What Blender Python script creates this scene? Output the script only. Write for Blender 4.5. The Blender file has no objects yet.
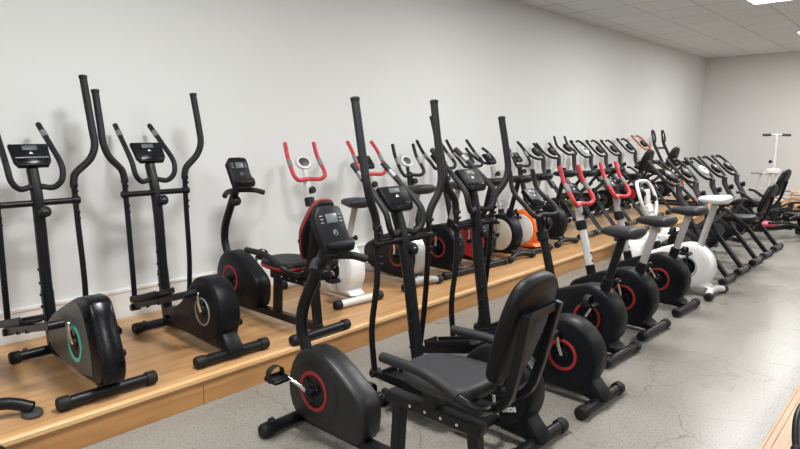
import bpy, bmesh, math, random
from math import sin, cos, pi, radians as R
from mathutils import Vector, Matrix
random.seed(7)
S = bpy.context.scene
COL = S.collection

# ------------------------------------------------------------------ camera, light, exposure
FPX, HOR, VPX, CAMH = 600.0, 133.0, 953.0, 1.45
pitch = math.atan((224.5 - HOR) / FPX)
yaw = math.atan((VPX - 400) * cos(pitch) / FPX)
fw = Vector((cos(yaw) * cos(pitch), sin(yaw) * cos(pitch), -sin(pitch)))
rt = Vector((sin(yaw), -cos(yaw), 0)); up = rt.cross(fw)
cd = bpy.data.cameras.new('camera'); cam = bpy.data.objects.new('camera', cd); COL.objects.link(cam)
cd.sensor_width = 36; cd.lens = 36 * FPX / 800; cd.clip_start = 0.02
cam.matrix_world = Matrix(((rt.x, up.x, -fw.x, 0), (rt.y, up.y, -fw.y, 0), (rt.z, up.z, -fw.z, CAMH), (0, 0, 0, 1)))
S.camera = cam
w = bpy.data.worlds.new('world'); S.world = w; w.use_nodes = True
w.node_tree.nodes['Background'].inputs[0].default_value = (0.9, 0.95, 1, 1)
w.node_tree.nodes['Background'].inputs[1].default_value = 0.3
S.view_settings.view_transform = 'Standard'; S.view_settings.look = 'None'
S.view_settings.exposure = 0.0; S.view_settings.gamma = 1.0
WALL_Y, BACK_X, CEIL, PH, EDGE_Y = 4.24, 14.79, 3.09, 0.155, 2.845
LAMPS = [(x, y) for y in (1.75, -1.85) for x in (-1.75, 1.65, 5.15, 8.65, 12.15)]
LAMP_W = 84
for (lx, ly) in LAMPS:
    ld = bpy.data.lights.new('ceiling_panel_light', 'AREA'); ld.shape = 'SQUARE'; ld.size = 0.56
    ld.energy = LAMP_W * (1.08 if ly > 0 else .62); ld.color = (1.0, 0.995, 0.985)
    lo = bpy.data.objects.new('ceiling_panel_light', ld); COL.objects.link(lo); lo.location = (lx, ly, CEIL - 0.03)

# ------------------------------------------------------------------ materials
MAT = {}
def nd(nt, t, **k):
    n = nt.nodes.new(t)
    for a, b in k.items(): setattr(n, a, b)
    return n
def mat(name, col, rough=0.5, metal=0.0, spec=0.5, var=0.06, nscale=30, bump=0.0, bscale=300, coat=0, emit=None):
    m = bpy.data.materials.new(name); m.use_nodes = True; nt = m.node_tree; b = nt.nodes['Principled BSDF']
    tc = nd(nt, 'ShaderNodeTexCoord'); no = nd(nt, 'ShaderNodeTexNoise'); no.inputs['Scale'].default_value = nscale
    nt.links.new(tc.outputs['Object'], no.inputs['Vector'])
    mr = nd(nt, 'ShaderNodeMapRange'); mr.inputs[3].default_value = max(0, rough - var * 1.5); mr.inputs[4].default_value = min(1, rough + var * 1.5)
    nt.links.new(no.outputs['Fac'], mr.inputs[0]); nt.links.new(mr.outputs[0], b.inputs['Roughness'])
    mx = nd(nt, 'ShaderNodeMixRGB'); c = (*col, 1)
    mx.inputs[1].default_value = tuple(max(0, v * (1 - var)) for v in col) + (1,); mx.inputs[2].default_value = tuple(min(1, v * (1 + var)) for v in col) + (1,)
    nt.links.new(no.outputs['Fac'], mx.inputs[0]); nt.links.new(mx.outputs[0], b.inputs['Base Color'])
    b.inputs['Metallic'].default_value = metal; b.inputs['Specular IOR Level'].default_value = spec
    if coat: b.inputs['Coat Weight'].default_value = coat
    if bump:
        n2 = nd(nt, 'ShaderNodeTexNoise'); n2.inputs['Scale'].default_value = bscale
        nt.links.new(tc.outputs['Object'], n2.inputs['Vector'])
        bp = nd(nt, 'ShaderNodeBump'); bp.inputs['Strength'].default_value = bump; bp.inputs['Distance'].default_value = 0.002
        nt.links.new(n2.outputs['Fac'], bp.inputs['Height']); nt.links.new(bp.outputs[0], b.inputs['Normal'])
    if emit:
        b.inputs['Emission Color'].default_value = (*emit[0], 1); b.inputs['Emission Strength'].default_value = emit[1]
    MAT[name] = m; return m
mat('black_metal', (0.006, 0.0065, 0.008), 0.38, spec=0.28)
mat('black_plastic', (0.0055, 0.006, 0.008), 0.45, bump=0.1, spec=0.2)
mat('gloss_black', (0.004, 0.0045, 0.0065), 0.25, spec=0.25)
mat('rubber', (0.007, 0.007, 0.0075), 0.6, bump=0.3, spec=0.35)
mat('foam', (0.009, 0.0095, 0.011), 0.6, bump=0.5, spec=0.35)
mat('vinyl', (0.022, 0.023, 0.026), 0.5, spec=.3, bump=0.3, bscale=500)
mat('vinyl_black', (0.005, 0.005, 0.0065), 0.45, spec=.22, bump=0.3, bscale=500)
mat('dark_grey', (0.05, 0.05, 0.053), 0.4)
mat('charcoal', (0.035, 0.036, 0.04), 0.35, metal=0.3)
mat('side_grey', (0.085, 0.087, 0.082), 0.4)
mat('chrome', (0.75, 0.75, 0.76), 0.18, metal=1.0, var=0.03)
mat('silver', (0.42, 0.42, 0.42), 0.35, metal=0.5)
mat('grey_paint', (0.36, 0.355, 0.35), 0.4)
mat('white_plastic', (0.72, 0.72, 0.72), 0.35)
mat('white_paint', (0.62, 0.62, 0.61), 0.35)
mat('red_foam', (0.5, 0.035, 0.05), 0.55, bump=0.4)
mat('red', (0.5, 0.02, 0.03), 0.4)
mat('ring_red', (0.27, 0.022, 0.024), 0.5, spec=.3)
mat('satin_black', (0.014, 0.0145, 0.0155), 0.42, spec=.35)
mat('sensor_grey', (0.22, 0.22, 0.22), 0.4, metal=.3)
mat('teal', (0.08, 0.55, 0.42), 0.4)
mat('orange', (0.85, 0.16, 0.02), 0.4)
mat('dull_orange', (0.5, 0.14, 0.05), 0.5)
mat('cream', (0.6, 0.58, 0.48), 0.4)
mat('lime', (0.4, 0.5, 0.05), 0.4)
mat('pink', (0.5, 0.05, 0.11), 0.5)
mat('lcd', (0.10, 0.12, 0.12), 0.35)
mat('print_white', (0.7, 0.7, 0.7), 0.5)
mat('print_grey', (0.3, 0.3, 0.3), 0.5)
mat('yellow_tag', (0.5, 0.45, 0.1), 0.6)

def wall_mat(name, col):
    m = mat(name, col, 0.75, var=0.025, nscale=1.3, bump=0.25, bscale=60, spec=0.25); return m
wall_mat('wall_paint', (0.69, 0.71, 0.71)); wall_mat('wall_paint_back', (0.68, 0.68, 0.665)); wall_mat('trim_paint', (0.74, 0.735, 0.71))

def ceil_mat():
    m = bpy.data.materials.new('ceiling_tile'); m.use_nodes = True; nt = m.node_tree; b = nt.nodes['Principled BSDF']
    tc = nd(nt, 'ShaderNodeTexCoord'); mp = nd(nt, 'ShaderNodeMapping'); nt.links.new(tc.outputs['Object'], mp.inputs[0])
    mp.inputs['Location'].default_value = (0.05, 0.08, 0)
    br = nd(nt, 'ShaderNodeTexBrick'); br.offset = 0; nt.links.new(mp.outputs[0], br.inputs['Vector'])
    br.inputs['Color1'].default_value = (0.66, 0.70, 0.73, 1); br.inputs['Color2'].default_value = (0.63, 0.67, 0.70, 1); br.inputs['Mortar'].default_value = (0.22, 0.21, 0.21, 1)
    br.inputs['Scale'].default_value = 1; br.inputs['Mortar Size'].default_value = 0.006; br.inputs['Mortar Smooth'].default_value = 0.3
    br.inputs['Brick Width'].default_value = 0.67; br.inputs['Row Height'].default_value = 0.67
    nt.links.new(br.outputs['Color'], b.inputs['Base Color']); b.inputs['Roughness'].default_value = 0.8
    MAT['ceiling_tile'] = m
ceil_mat()

def floor_mat():
    m = bpy.data.materials.new('concrete'); m.use_nodes = True; nt = m.node_tree; b = nt.nodes['Principled BSDF']; L = nt.links.new
    tc = nd(nt, 'ShaderNodeTexCoord')
    n1 = nd(nt, 'ShaderNodeTexNoise'); n1.inputs['Scale'].default_value = 1.2; n1.inputs['Detail'].default_value = 6; L(tc.outputs['Object'], n1.inputs['Vector'])
    r1 = nd(nt, 'ShaderNodeValToRGB'); L(n1.outputs['Fac'], r1.inputs[0])
    r1.color_ramp.elements[0].position = 0.3; r1.color_ramp.elements[0].color = (0.222, 0.211, 0.187, 1)
    r1.color_ramp.elements[1].position = 0.7; r1.color_ramp.elements[1].color = (0.277, 0.268, 0.241, 1)
    n2 = nd(nt, 'ShaderNodeTexNoise'); n2.inputs['Scale'].default_value = 85; n2.inputs['Detail'].default_value = 5; L(tc.outputs['Object'], n2.inputs['Vector'])
    r2 = nd(nt, 'ShaderNodeValToRGB'); L(n2.outputs['Fac'], r2.inputs[0])
    r2.color_ramp.elements[0].position = 0.34; r2.color_ramp.elements[0].color = (0.5, 0.47, 0.42, 1)
    r2.color_ramp.elements[1].position = 0.5; r2.color_ramp.elements[1].color = (1, 1, 1, 1)
    mu = nd(nt, 'ShaderNodeMixRGB', blend_type='MULTIPLY'); mu.inputs[0].default_value = 0.8; L(r1.outputs[0], mu.inputs[1]); L(r2.outputs[0], mu.inputs[2])
    # hairline cracks
    nw = nd(nt, 'ShaderNodeTexNoise'); nw.inputs['Scale'].default_value = 2.5; nw.inputs['Detail'].default_value = 4; L(tc.outputs['Object'], nw.inputs['Vector'])
    ad = nd(nt, 'ShaderNodeMixRGB', blend_type='ADD'); ad.inputs[0].default_value = 0.35; L(tc.outputs['Object'], ad.inputs[1]); L(nw.outputs['Color'], ad.inputs[2])
    vo = nd(nt, 'ShaderNodeTexVoronoi', feature='DISTANCE_TO_EDGE'); vo.inputs['Scale'].default_value = 1.7; L(ad.outputs[0], vo.inputs['Vector'])
    rc = nd(nt, 'ShaderNodeValToRGB'); L(vo.outputs['Distance'], rc.inputs[0])
    rc.color_ramp.elements[0].position = 0.0; rc.color_ramp.elements[0].color = (0.5, 0.47, 0.43, 1)
    rc.color_ramp.elements[1].position = 0.007; rc.color_ramp.elements[1].color = (1, 1, 1, 1)
    mk = nd(nt, 'ShaderNodeTexNoise'); mk.inputs['Scale'].default_value = 0.9; L(tc.outputs['Object'], mk.inputs['Vector'])
    rk = nd(nt, 'ShaderNodeValToRGB'); L(mk.outputs['Fac'], rk.inputs[0]); rk.color_ramp.elements[0].position = 0.36; rk.color_ramp.elements[1].position = 0.5
    m2 = nd(nt, 'ShaderNodeMixRGB', blend_type='MULTIPLY'); L(rk.outputs[0], m2.inputs[0]); L(mu.outputs[0], m2.inputs[1]); L(rc.outputs[0], m2.inputs[2])
    L(m2.outputs[0], b.inputs['Base Color'])
    rr = nd(nt, 'ShaderNodeMapRange'); rr.inputs[3].default_value = 0.22; rr.inputs[4].default_value = 0.34; b.inputs['Specular IOR Level'].default_value = 0.24; L(n1.outputs['Fac'], rr.inputs[0]); L(rr.outputs[0], b.inputs['Roughness'])
    bp = nd(nt, 'ShaderNodeBump'); bp.inputs['Strength'].default_value = 0.25; bp.inputs['Distance'].default_value = 0.003; L(n2.outputs['Fac'], bp.inputs['Height']); L(bp.outputs[0], b.inputs['Normal'])
    MAT['concrete'] = m
floor_mat()

def wood_mat(name, c1, c2, plank=True, rough=0.35):
    m = bpy.data.materials.new(name); m.use_nodes = True; nt = m.node_tree; b = nt.nodes['Principled BSDF']; L = nt.links.new
    tc = nd(nt, 'ShaderNodeTexCoord'); mp = nd(nt, 'ShaderNodeMapping'); L(tc.outputs['Object'], mp.inputs[0]); mp.inputs['Scale'].default_value = (0.8, 9, 9)
    n1 = nd(nt, 'ShaderNodeTexNoise'); n1.inputs['Scale'].default_value = 2.2; n1.inputs['Detail'].default_value = 8; n1.inputs['Distortion'].default_value = 0.6; L(mp.outputs[0], n1.inputs['Vector'])
    r1 = nd(nt, 'ShaderNodeValToRGB'); L(n1.outputs['Fac'], r1.inputs[0])
    r1.color_ramp.elements[0].position = 0.3; r1.color_ramp.elements[0].color = (*c1, 1); r1.color_ramp.elements[1].position = 0.72; r1.color_ramp.elements[1].color = (*c2, 1)
    out = r1.outputs[0]
    if plank:
        br = nd(nt, 'ShaderNodeTexBrick'); L(tc.outputs['Object'], br.inputs['Vector'])
        br.inputs['Color1'].default_value = (1, 1, 1, 1); br.inputs['Color2'].default_value = (0.86, 0.85, 0.83, 1); br.inputs['Mortar'].default_value = (0.55, 0.5, 0.45, 1)
        br.inputs['Scale'].default_value = 1; br.inputs['Mortar Size'].default_value = 0.002; br.inputs['Brick Width'].default_value = 1.25; br.inputs['Row Height'].default_value = 0.2
        mu = nd(nt, 'ShaderNodeMixRGB', blend_type='MULTIPLY'); mu.inputs[0].default_value = 1; L(out, mu.inputs[1]); L(br.outputs['Color'], mu.inputs[2]); out = mu.outputs[0]
    L(out, b.inputs['Base Color']); b.inputs['Roughness'].default_value = rough
    MAT[name] = m
wood_mat('laminate', (0.44, 0.235, 0.098), (0.64, 0.385, 0.185))
wood_mat('fascia_wood', (0.35, 0.17, 0.06), (0.50, 0.265, 0.10), plank=False)
wood_mat('edge_wood', (0.62, 0.38, 0.17), (0.72, 0.46, 0.22), plank=False)
wood_mat('box_wood', (0.5, 0.33, 0.2), (0.62, 0.43, 0.28), plank=False)

# ------------------------------------------------------------------ mesh helpers
def smooth_path(pts, n=5):
    P = [Vector(p) for p in pts]
    if len(P) < 3 or n < 2: return P
    out = []
    for i in range(len(P) - 1):
        p0 = P[i - 1] if i else P[0] * 2 - P[1]; p1, p2 = P[i], P[i + 1]
        p3 = P[i + 2] if i + 2 < len(P) else P[-1] * 2 - P[-2]
        # centripetal-like: clamp tangents to avoid overshoot
        d = (p2 - p1).length
        t1 = (p2 - p0) * 0.5; t2 = (p3 - p1) * 0.5
        if t1.length > d: t1 *= d / t1.length
        if t2.length > d: t2 *= d / t2.length
        for k in range(n):
            t = k / n; a = 2 * t**3 - 3 * t**2 + 1; b = t**3 - 2 * t**2 + t; c = -2 * t**3 + 3 * t**2; e = t**3 - t**2
            out.append(p1 * a + t1 * b + p2 * c + t2 * e)
    out.append(P[-1]); return out
def arc_pts(cx, cz, r, a0, a1, n):
    return [(cx + r * cos(R(a0 + (a1 - a0) * i / n)), cz + r * sin(R(a0 + (a1 - a0) * i / n))) for i in range(n + 1)]
def chaikin(P, n):
    for _ in range(n):
        Q = []
        for i in range(len(P)):
            a, b = P[i], P[(i + 1) % len(P)]
            Q += [(a[0] * .75 + b[0] * .25, a[1] * .75 + b[1] * .25), (a[0] * .25 + b[0] * .75, a[1] * .25 + b[1] * .75)]
        P = Q
    return P
class MB:
    def __init__(s): s.v = []; s.f = []
    def rings(s, rings, cap=True, closed=True):
        o = len(s.v); n = len(rings[0])
        for r in rings: s.v += [tuple(p) for p in r]
        for i in range(len(rings) - 1):
            for j in range(n if closed else n - 1):
                a = o + i * n + j; b = o + i * n + (j + 1) % n
                s.f.append((a, b, b + n, a + n))
        if cap:
            s.f.append(tuple(o + j for j in reversed(range(n))))
            s.f.append(tuple(o + (len(rings) - 1) * n + j for j in range(n)))
        return s
    def tube(s, pts, r, n=12, sm=5, r2=None, flat=1.0, up=(0, 1, 0), rect=False, dome=True):
        P = smooth_path(pts, sm) if sm > 1 else [Vector(p) for p in pts]
        N = len(P); ref = Vector(up); rings = []
        rr = [r + ((r2 if r2 is not None else r) - r) * i / (N - 1) for i in range(N)]
        # parallel transport
        T = [(P[min(i + 1, N - 1)] - P[max(i - 1, 0)]).normalized() for i in range(N)]
        u = ref - T[0] * ref.dot(T[0])
        if u.length < 1e-3: u = Vector((1, 0, 0)) - T[0] * T[0].x
        u.normalize()
        def ring(c, u, v, ra):
            if rect: q = [(ra, ra * flat), (-ra, ra * flat), (-ra, -ra * flat), (ra, -ra * flat)]; k = .25 * ra * min(1, flat); pts = []
            if rect:
                a, b = ra, ra * flat
                pts = [(a, b - k), (a - k, b), (-a + k, b), (-a, b - k), (-a, -b + k), (-a + k, -b), (a - k, -b), (a, -b + k)]
                return [c + u * x + v * y for x, y in pts]
            return [c + u * (ra * cos(2 * pi * j / n)) + v * (ra * flat * sin(2 * pi * j / n)) for j in range(n)]
        for i in range(N):
            if i:
                u = u - T[i] * u.dot(T[i]); u.normalize()
            v = T[i].cross(u)
            if dome and i == 0: rings.append(ring(P[0] - T[0] * 0.0, u, v, rr[0] * .72))
            if dome and i == 0: rings.append(ring(P[0] + T[0] * rr[0] * .25, u, v, rr[0])); continue
            if dome and i == N - 1:
                rings.append(ring(P[i] - T[i] * rr[i] * .25, u, v, rr[i])); rings.append(ring(P[i], u, v, rr[i] * .72)); continue
            rings.append(ring(P[i], u, v, rr[i]))
        return s.rings(rings)
    def cyl(s, a, b, r, n=20, bev=0.15):
        a, b = Vector(a), Vector(b); d = (b - a); L = d.length; d.normalize()
        u = d.orthogonal().normalized(); v = d.cross(u); e = min(bev * r, L * .3)
        rg = lambda c, q: [c + u * (q * cos(2 * pi * j / n)) + v * (q * sin(2 * pi * j / n)) for j in range(n)]
        return s.rings([rg(a, r - e), rg(a + d * e, r), rg(b - d * e, r), rg(b, r - e)])
    def lathe(s, a, axis, prof, n=28):          # prof: (t along axis, radius)
        a, d = Vector(a), Vector(axis).normalized(); u = d.orthogonal().normalized(); v = d.cross(u)
        return s.rings([[a + d * t + u * (q * cos(2 * pi * j / n)) + v * (q * sin(2 * pi * j / n)) for j in range(n)] for t, q in prof])
    def ring(s, c, axis, ro, ri, t, n=40):      # flat annulus of thickness t
        c, d = Vector(c), Vector(axis).normalized(); u = d.orthogonal().normalized(); v = d.cross(u); o = len(s.v)
        prof = [(0, ro), (t * .7, ro), (t, ro - (ro - ri) * .2), (t, ri + (ro - ri) * .2), (t * .7, ri), (0, ri)]
        for j in range(n):
            for tt, q in prof: s.v.append(tuple(c + d * tt + u * (q * cos(2 * pi * j / n)) + v * (q * sin(2 * pi * j / n))))
        k = len(prof)
        for j in range(n):
            for i in range(k):
                s.f.append((o + j * k + i, o + j * k + (i + 1) % k, o + ((j + 1) % n) * k + (i + 1) % k, o + ((j + 1) % n) * k + i))
        return s
    def prism(s, out, layers, mp=None, ch=0):   # outline in a plane, layers = (offset, inset); mp(a, b, off) -> xyz
        P = chaikin(out, ch) if ch else list(out)
        A = sum(P[i][0] * P[(i + 1) % len(P)][1] - P[(i + 1) % len(P)][0] * P[i][1] for i in range(len(P)))
        if A < 0: P = P[::-1]
        mp = mp or (lambda a, b, o: (a, o, b)); n = len(P); nor = []
        for i in range(n):
            e1 = Vector(P[i]) - Vector(P[i - 1]); e2 = Vector(P[(i + 1) % n]) - Vector(P[i])
            e1.normalize(); e2.normalize(); q = Vector((-(e1.y + e2.y), e1.x + e2.x)); q = q.normalized() if q.length > 1e-6 else Vector((-e1.y, e1.x))
            nor.append(q)
        return s.rings([[mp(P[i][0] + nor[i].x * ins, P[i][1] + nor[i].y * ins, o) for i in range(n)] for o, ins in layers])
    def slab(s, out, w, bev=0.012, ch=0, mp=None, c=0.0):
        return s.prism(out, [(c - w, bev), (c - w + bev * .35, bev * .35), (c - w + bev, 0), (c + w - bev, 0), (c + w - bev * .35, bev * .35), (c + w, bev)], mp, ch)
    def box(s, c, size, bev=0.004, M=None):
        x, y, z = (q / 2 for q in size); b = min(bev, x * .9, y * .9, z * .9); c = Vector(c)
        o = [(x, -y + b), (x, y - b), (x - b, y), (-x + b, y), (-x, y - b), (-x, -y + b), (-x + b, -y), (x - b, -y)]
        rg = []
        for zz, k in ((-z, b), (-z + b, 0), (z - b, 0), (z, b)):
            rg.append([(Vector((px * (x - k) / x, py * (y - k) / y, zz))) for px, py in o])
        rg = [[(M @ p if M else p) + c for p in r] for r in rg]
        return s.rings(rg)
    def build(s, name, m, parent=None, smooth=0.7, label=None):
        me = bpy.data.meshes.new(name); me.from_pydata([tuple(v) for v in s.v], [], s.f)
        bm = bmesh.new(); bm.from_mesh(me); bmesh.ops.recalc_face_normals(bm, faces=bm.faces[:]); bm.to_mesh(me); bm.free()
        if smooth:
            me.polygons.foreach_set('use_smooth', [True] * len(me.polygons))
            me.set_sharp_from_angle(angle=smooth)
        me.materials.append(MAT[m]); o = bpy.data.objects.new(name, me); COL.objects.link(o)
        if parent: o.parent = parent
        if label: o['label'] = label
        return o
def tag(o, label=None, cat=None, group=None, kind=None):
    if label: o['label'] = label
    if cat: o['category'] = cat
    if group: o['group'] = group
    if kind: o['kind'] = kind
    return o
def thing(name, loc, rz, label, cat, group=None):
    o = bpy.data.objects.new(name, None); o.empty_display_size = .1; COL.objects.link(o)
    o.location = loc; o.rotation_euler = (0, 0, rz)
    return tag(o, label, cat, group)
def T(parent, name, m, pts, r, **k): return MB().tube(pts, r, **k).build(name, m, parent)

# ------------------------------------------------------------------ room
def struct(name, mb, m): return tag(mb.build(name, m, smooth=0), kind='structure')
X0, Y0 = -4.0, -6.0
struct('floor', MB().box(((X0 + BACK_X) / 2, (Y0 + WALL_Y) / 2, -0.05), (BACK_X - X0 + .4, WALL_Y - Y0 + .4, 0.1), 0.001), 'concrete')
struct('ceiling', MB().box(((X0 + BACK_X) / 2, (Y0 + WALL_Y) / 2, CEIL + 0.05), (BACK_X - X0 + .4, WALL_Y - Y0 + .4, 0.1), 0.001), 'ceiling_tile').location = (0, 0, 0)
struct('wall_left', MB().box(((X0 + BACK_X) / 2, WALL_Y + .1, CEIL / 2), (BACK_X - X0 + .4, 0.2, CEIL), 0.001), 'wall_paint')
struct('wall_back', MB().box((BACK_X + .1, (Y0 + WALL_Y) / 2, CEIL / 2), (0.2, WALL_Y - Y0, CEIL), 0.001), 'wall_paint_back')
struct('wall_right', MB().box(((X0 + BACK_X) / 2, Y0 - .1, CEIL / 2), (BACK_X - X0 + .4, 0.2, CEIL), 0.001), 'wall_paint')
struct('wall_front', MB().box((X0 - .1, (Y0 + WALL_Y) / 2, CEIL / 2), (0.2, WALL_Y - Y0, CEIL), 0.001), 'wall_paint')
# wainscot-like baseboards with a ledge
def ledge(x0, x1): 
    return MB().prism([(WALL_Y, 0), (WALL_Y - .022, 0), (WALL_Y - .022, .335), (WALL_Y - .03, .34), (WALL_Y - .03, .356), (WALL_Y, .362)], [(x0, 0), (x1, 0)], lambda a, b, o: (o, a, b))
struct('baseboard_left', ledge(X0, BACK_X), 'trim_paint')
struct('baseboard_back', MB().prism([(BACK_X, 0), (BACK_X - .022, 0), (BACK_X - .022, .235), (BACK_X - .03, .24), (BACK_X - .03, .256), (BACK_X, .262)], [(Y0, 0), (WALL_Y - .03, 0)], lambda a, b, o: (a, o, b)), 'trim_paint')

# display platforms
def platform(x0, x1, y0, y1, h, label, edge, seams, em='edge_wood'):
    t = thing('display_platform', ((x0 + x1) / 2, (y0 + y1) / 2, 0), 0, label, 'platform'); cx, cy = (x0 + x1) / 2, (y0 + y1) / 2
    t_ = 0.018
    MB().box((0, 0, h - t_ / 2), (x1 - x0, y1 - y0, t_), 0.001).build('deck', 'laminate', t, 0)
    ye = (y0 if edge < 0 else y1) - cy
    MB().box((0, ye + edge * .006, h - .010), (x1 - x0, 0.012, 0.024), 0.002).build('edge_strip', em, t, 0)
    MB().box((0, ye - edge * .012, h + .0012), (x1 - x0, 0.024, 0.0024), 0.001).build('edge_strip', em, t, 0)
    xs = [x0] + [q for q in seams if x0 < q < x1] + [x1]
    for a, b in zip(xs, xs[1:]):
        MB().box(((a + b) / 2 - cx, ye - edge * .009, (h - t_) / 2), (b - a - .003, 0.018, h - t_ - .002), 0.001).build('fascia_panel', 'fascia_wood', t, 0)
    return t
platform(-3.5, 13.2, EDGE_Y, WALL_Y - .035, PH, 'long low wood laminate platform along the white wall carrying the back row of machines', -1, [-2.3, -.4, 1.55, 3.45, 5.35, 7.25, 9.15, 11.05])
platform(1.4, 4.9, -1.6, .45, PH, 'low wood platform corner at the bottom right of the floor', 1, [3.2], 'fascia_wood')
tb = thing('display_platform', (13.6, .4, 0), 0, 'low wood platform in front of the far end wall', 'platform')
MB().box((0, 0, PH - .009), (1.9, 4.2, .018), .001).build('deck', 'laminate', tb, 0)
MB().box((-.94, 0, (PH - .018) / 2), (.018, 4.2, PH - .02), .001).build('fascia_panel', 'fascia_wood', tb, 0)

# ceiling lamps
for i, (lx, ly) in enumerate(LAMPS):
    if lx < 1: continue
    side = 'over the aisle by the machines' if ly > 0 else 'on the open side of the room'
    nm = ['nearest ceiling panel light', 'second nearest ceiling panel light', 'glowing ceiling panel light at the top right', 'farthest ceiling panel light'][i % 5 - 1]
    o = thing('ceiling_light', (lx, ly, CEIL), 0, nm + ' ' + side, 'ceiling light', 'ceiling panel lights')
    MB().box((0, 0, -.008), (.62, .62, .014), .003).build('frame', 'white_paint', o, 0)
    mat('diffuser%d' % i, (.9, .9, .9), .5, emit=((1, .99, .97), 12)) if i == 1 else None
    MB().box((0, 0, -.018), (.57, .57, .006), .002).build('diffuser', 'diffuser1', o, 0)

# ------------------------------------------------------------------ machine parts (local frame: +x is the way the rider faces, +y left, z up)
def stabilizer(p, x, L=.46, m='black_metal', r=.029, cap='rubber', z=None, curve=0, wheels=False, capm=None):
    z = z or r + .008
    h = L / 2
    st = T(p, 'stabilizer', m, [(x, -h + .03, z), (x, h - .03, z)] if not curve else [(x + curve, -h + .03, z), (x, -h * .3, z + .02), (x, h * .3, z + .02), (x + curve, h - .03, z)], r, n=18, sm=6 if curve else 1)
    for s in (-1, 1):
        c = MB(); xx = x + curve
        c.lathe((xx, s * (h - .055), z), (0, s, 0), [(0, r + .001), (.004, r + .006), (.046, r + .006), (.055, r + .001), (.056, r * .6)], 20)
        c.build('end_cap', capm or cap, st)
        if wheels: MB().cyl((xx + .04, s * (h - .09) - .012, z), (xx + .04, s * (h - .09) + .012, z), .026).build('transport_wheel', 'rubber', st)
    return st
def bolt(p, c, d=(0, 1, 0), r=.008, m='chrome', L=.006):
    c = Vector(c); return MB().cyl(c, c + Vector(d).normalized() * L, r, 10).build('bolt', m, p)
def knob(p, c, d, r=.032, L=.045, logo=True):
    c = Vector(c); d = Vector(d).normalized()
    MBk = MB().lathe(c, d, [(0, r * .5), (L * .35, r * .55), (L * .4, r), (L * .92, r * 1.02), (L, r * .88), (L * 1.01, .001)], 20)
    k = MBk.build('tension_knob', 'black_plastic', p)
    if logo:
        u = Vector((0, 0, 1)); u = (u - d * u.dot(d)).normalized(); v = d.cross(u); e = c + d * (L * 1.02); q = r * .5
        g = MB()
        for a, b in (((-.8, -.1), (-.2, .5)), ((-.2, .5), (.1, .1)), ((.1, .1), (.35, .5)), ((.35, .5), (.8, -.1))):
            g.tube([e + v * a[0] * q + u * a[1] * q, e + v * b[0] * q + u * b[1] * q], .0012, n=4, sm=1, dome=False)
        g.build('logo', 'print_grey', k, 0)
    return k
def console_e(p, c, tilt=50, w=.21, h=.15, dots=False, m='black_plastic', lcdm='lcd'):
    """wedge console, faces the rider (-x) and up."""
    a = R(tilt); N = Vector((-sin(a), 0, cos(a))); U = Vector((cos(a), 0, sin(a))); Y = Vector((0, 1, 0)); c = Vector(c)
    mp = lambda x, y, o: tuple(c + Y * x + U * y + N * o)
    out = [(-w * .5, h * .5), (w * .5, h * .5), (w * .47, -h * .30), (w * .38, -h * .5), (-w * .38, -h * .5), (-w * .47, -h * .30)]
    k = MB().slab(out, .017, .006, 0, mp).build('console', m, p)
    MB().slab([(-w * .40, -h * .22), (w * .40, -h * .22), (w * .35, -h * .44), (-w * .35, -h * .44)], .006, .003, 0, mp, .016).build('button_panel', 'gloss_black', k)
    MB().slab([(-w * .19, h * .2), (w * .19, h * .2), (w * .19, h * .4), (-w * .19, h * .4)], .002, .001, 0, mp, .0175).build('screen', lcdm, k)
    g = MB()
    if dots:
        for i in range(22): g.slab([(-w * .4 + i * w * .8 / 21 - .002, -h * .16), (-w * .4 + i * w * .8 / 21 + .002, -h * .16), (-w * .4 + i * w * .8 / 21 + .002, -h * .13), (-w * .4 + i * w * .8 / 21 - .002, -h * .13)], .001, .0004, 0, mp, .0178)
    g.slab([(-.012, h * .02), (.012, h * .02), (.0, h * .12)], .001, .0004, 0, mp, .0178)
    g.build('marking', 'print_white', k, 0)
    return k
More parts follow.
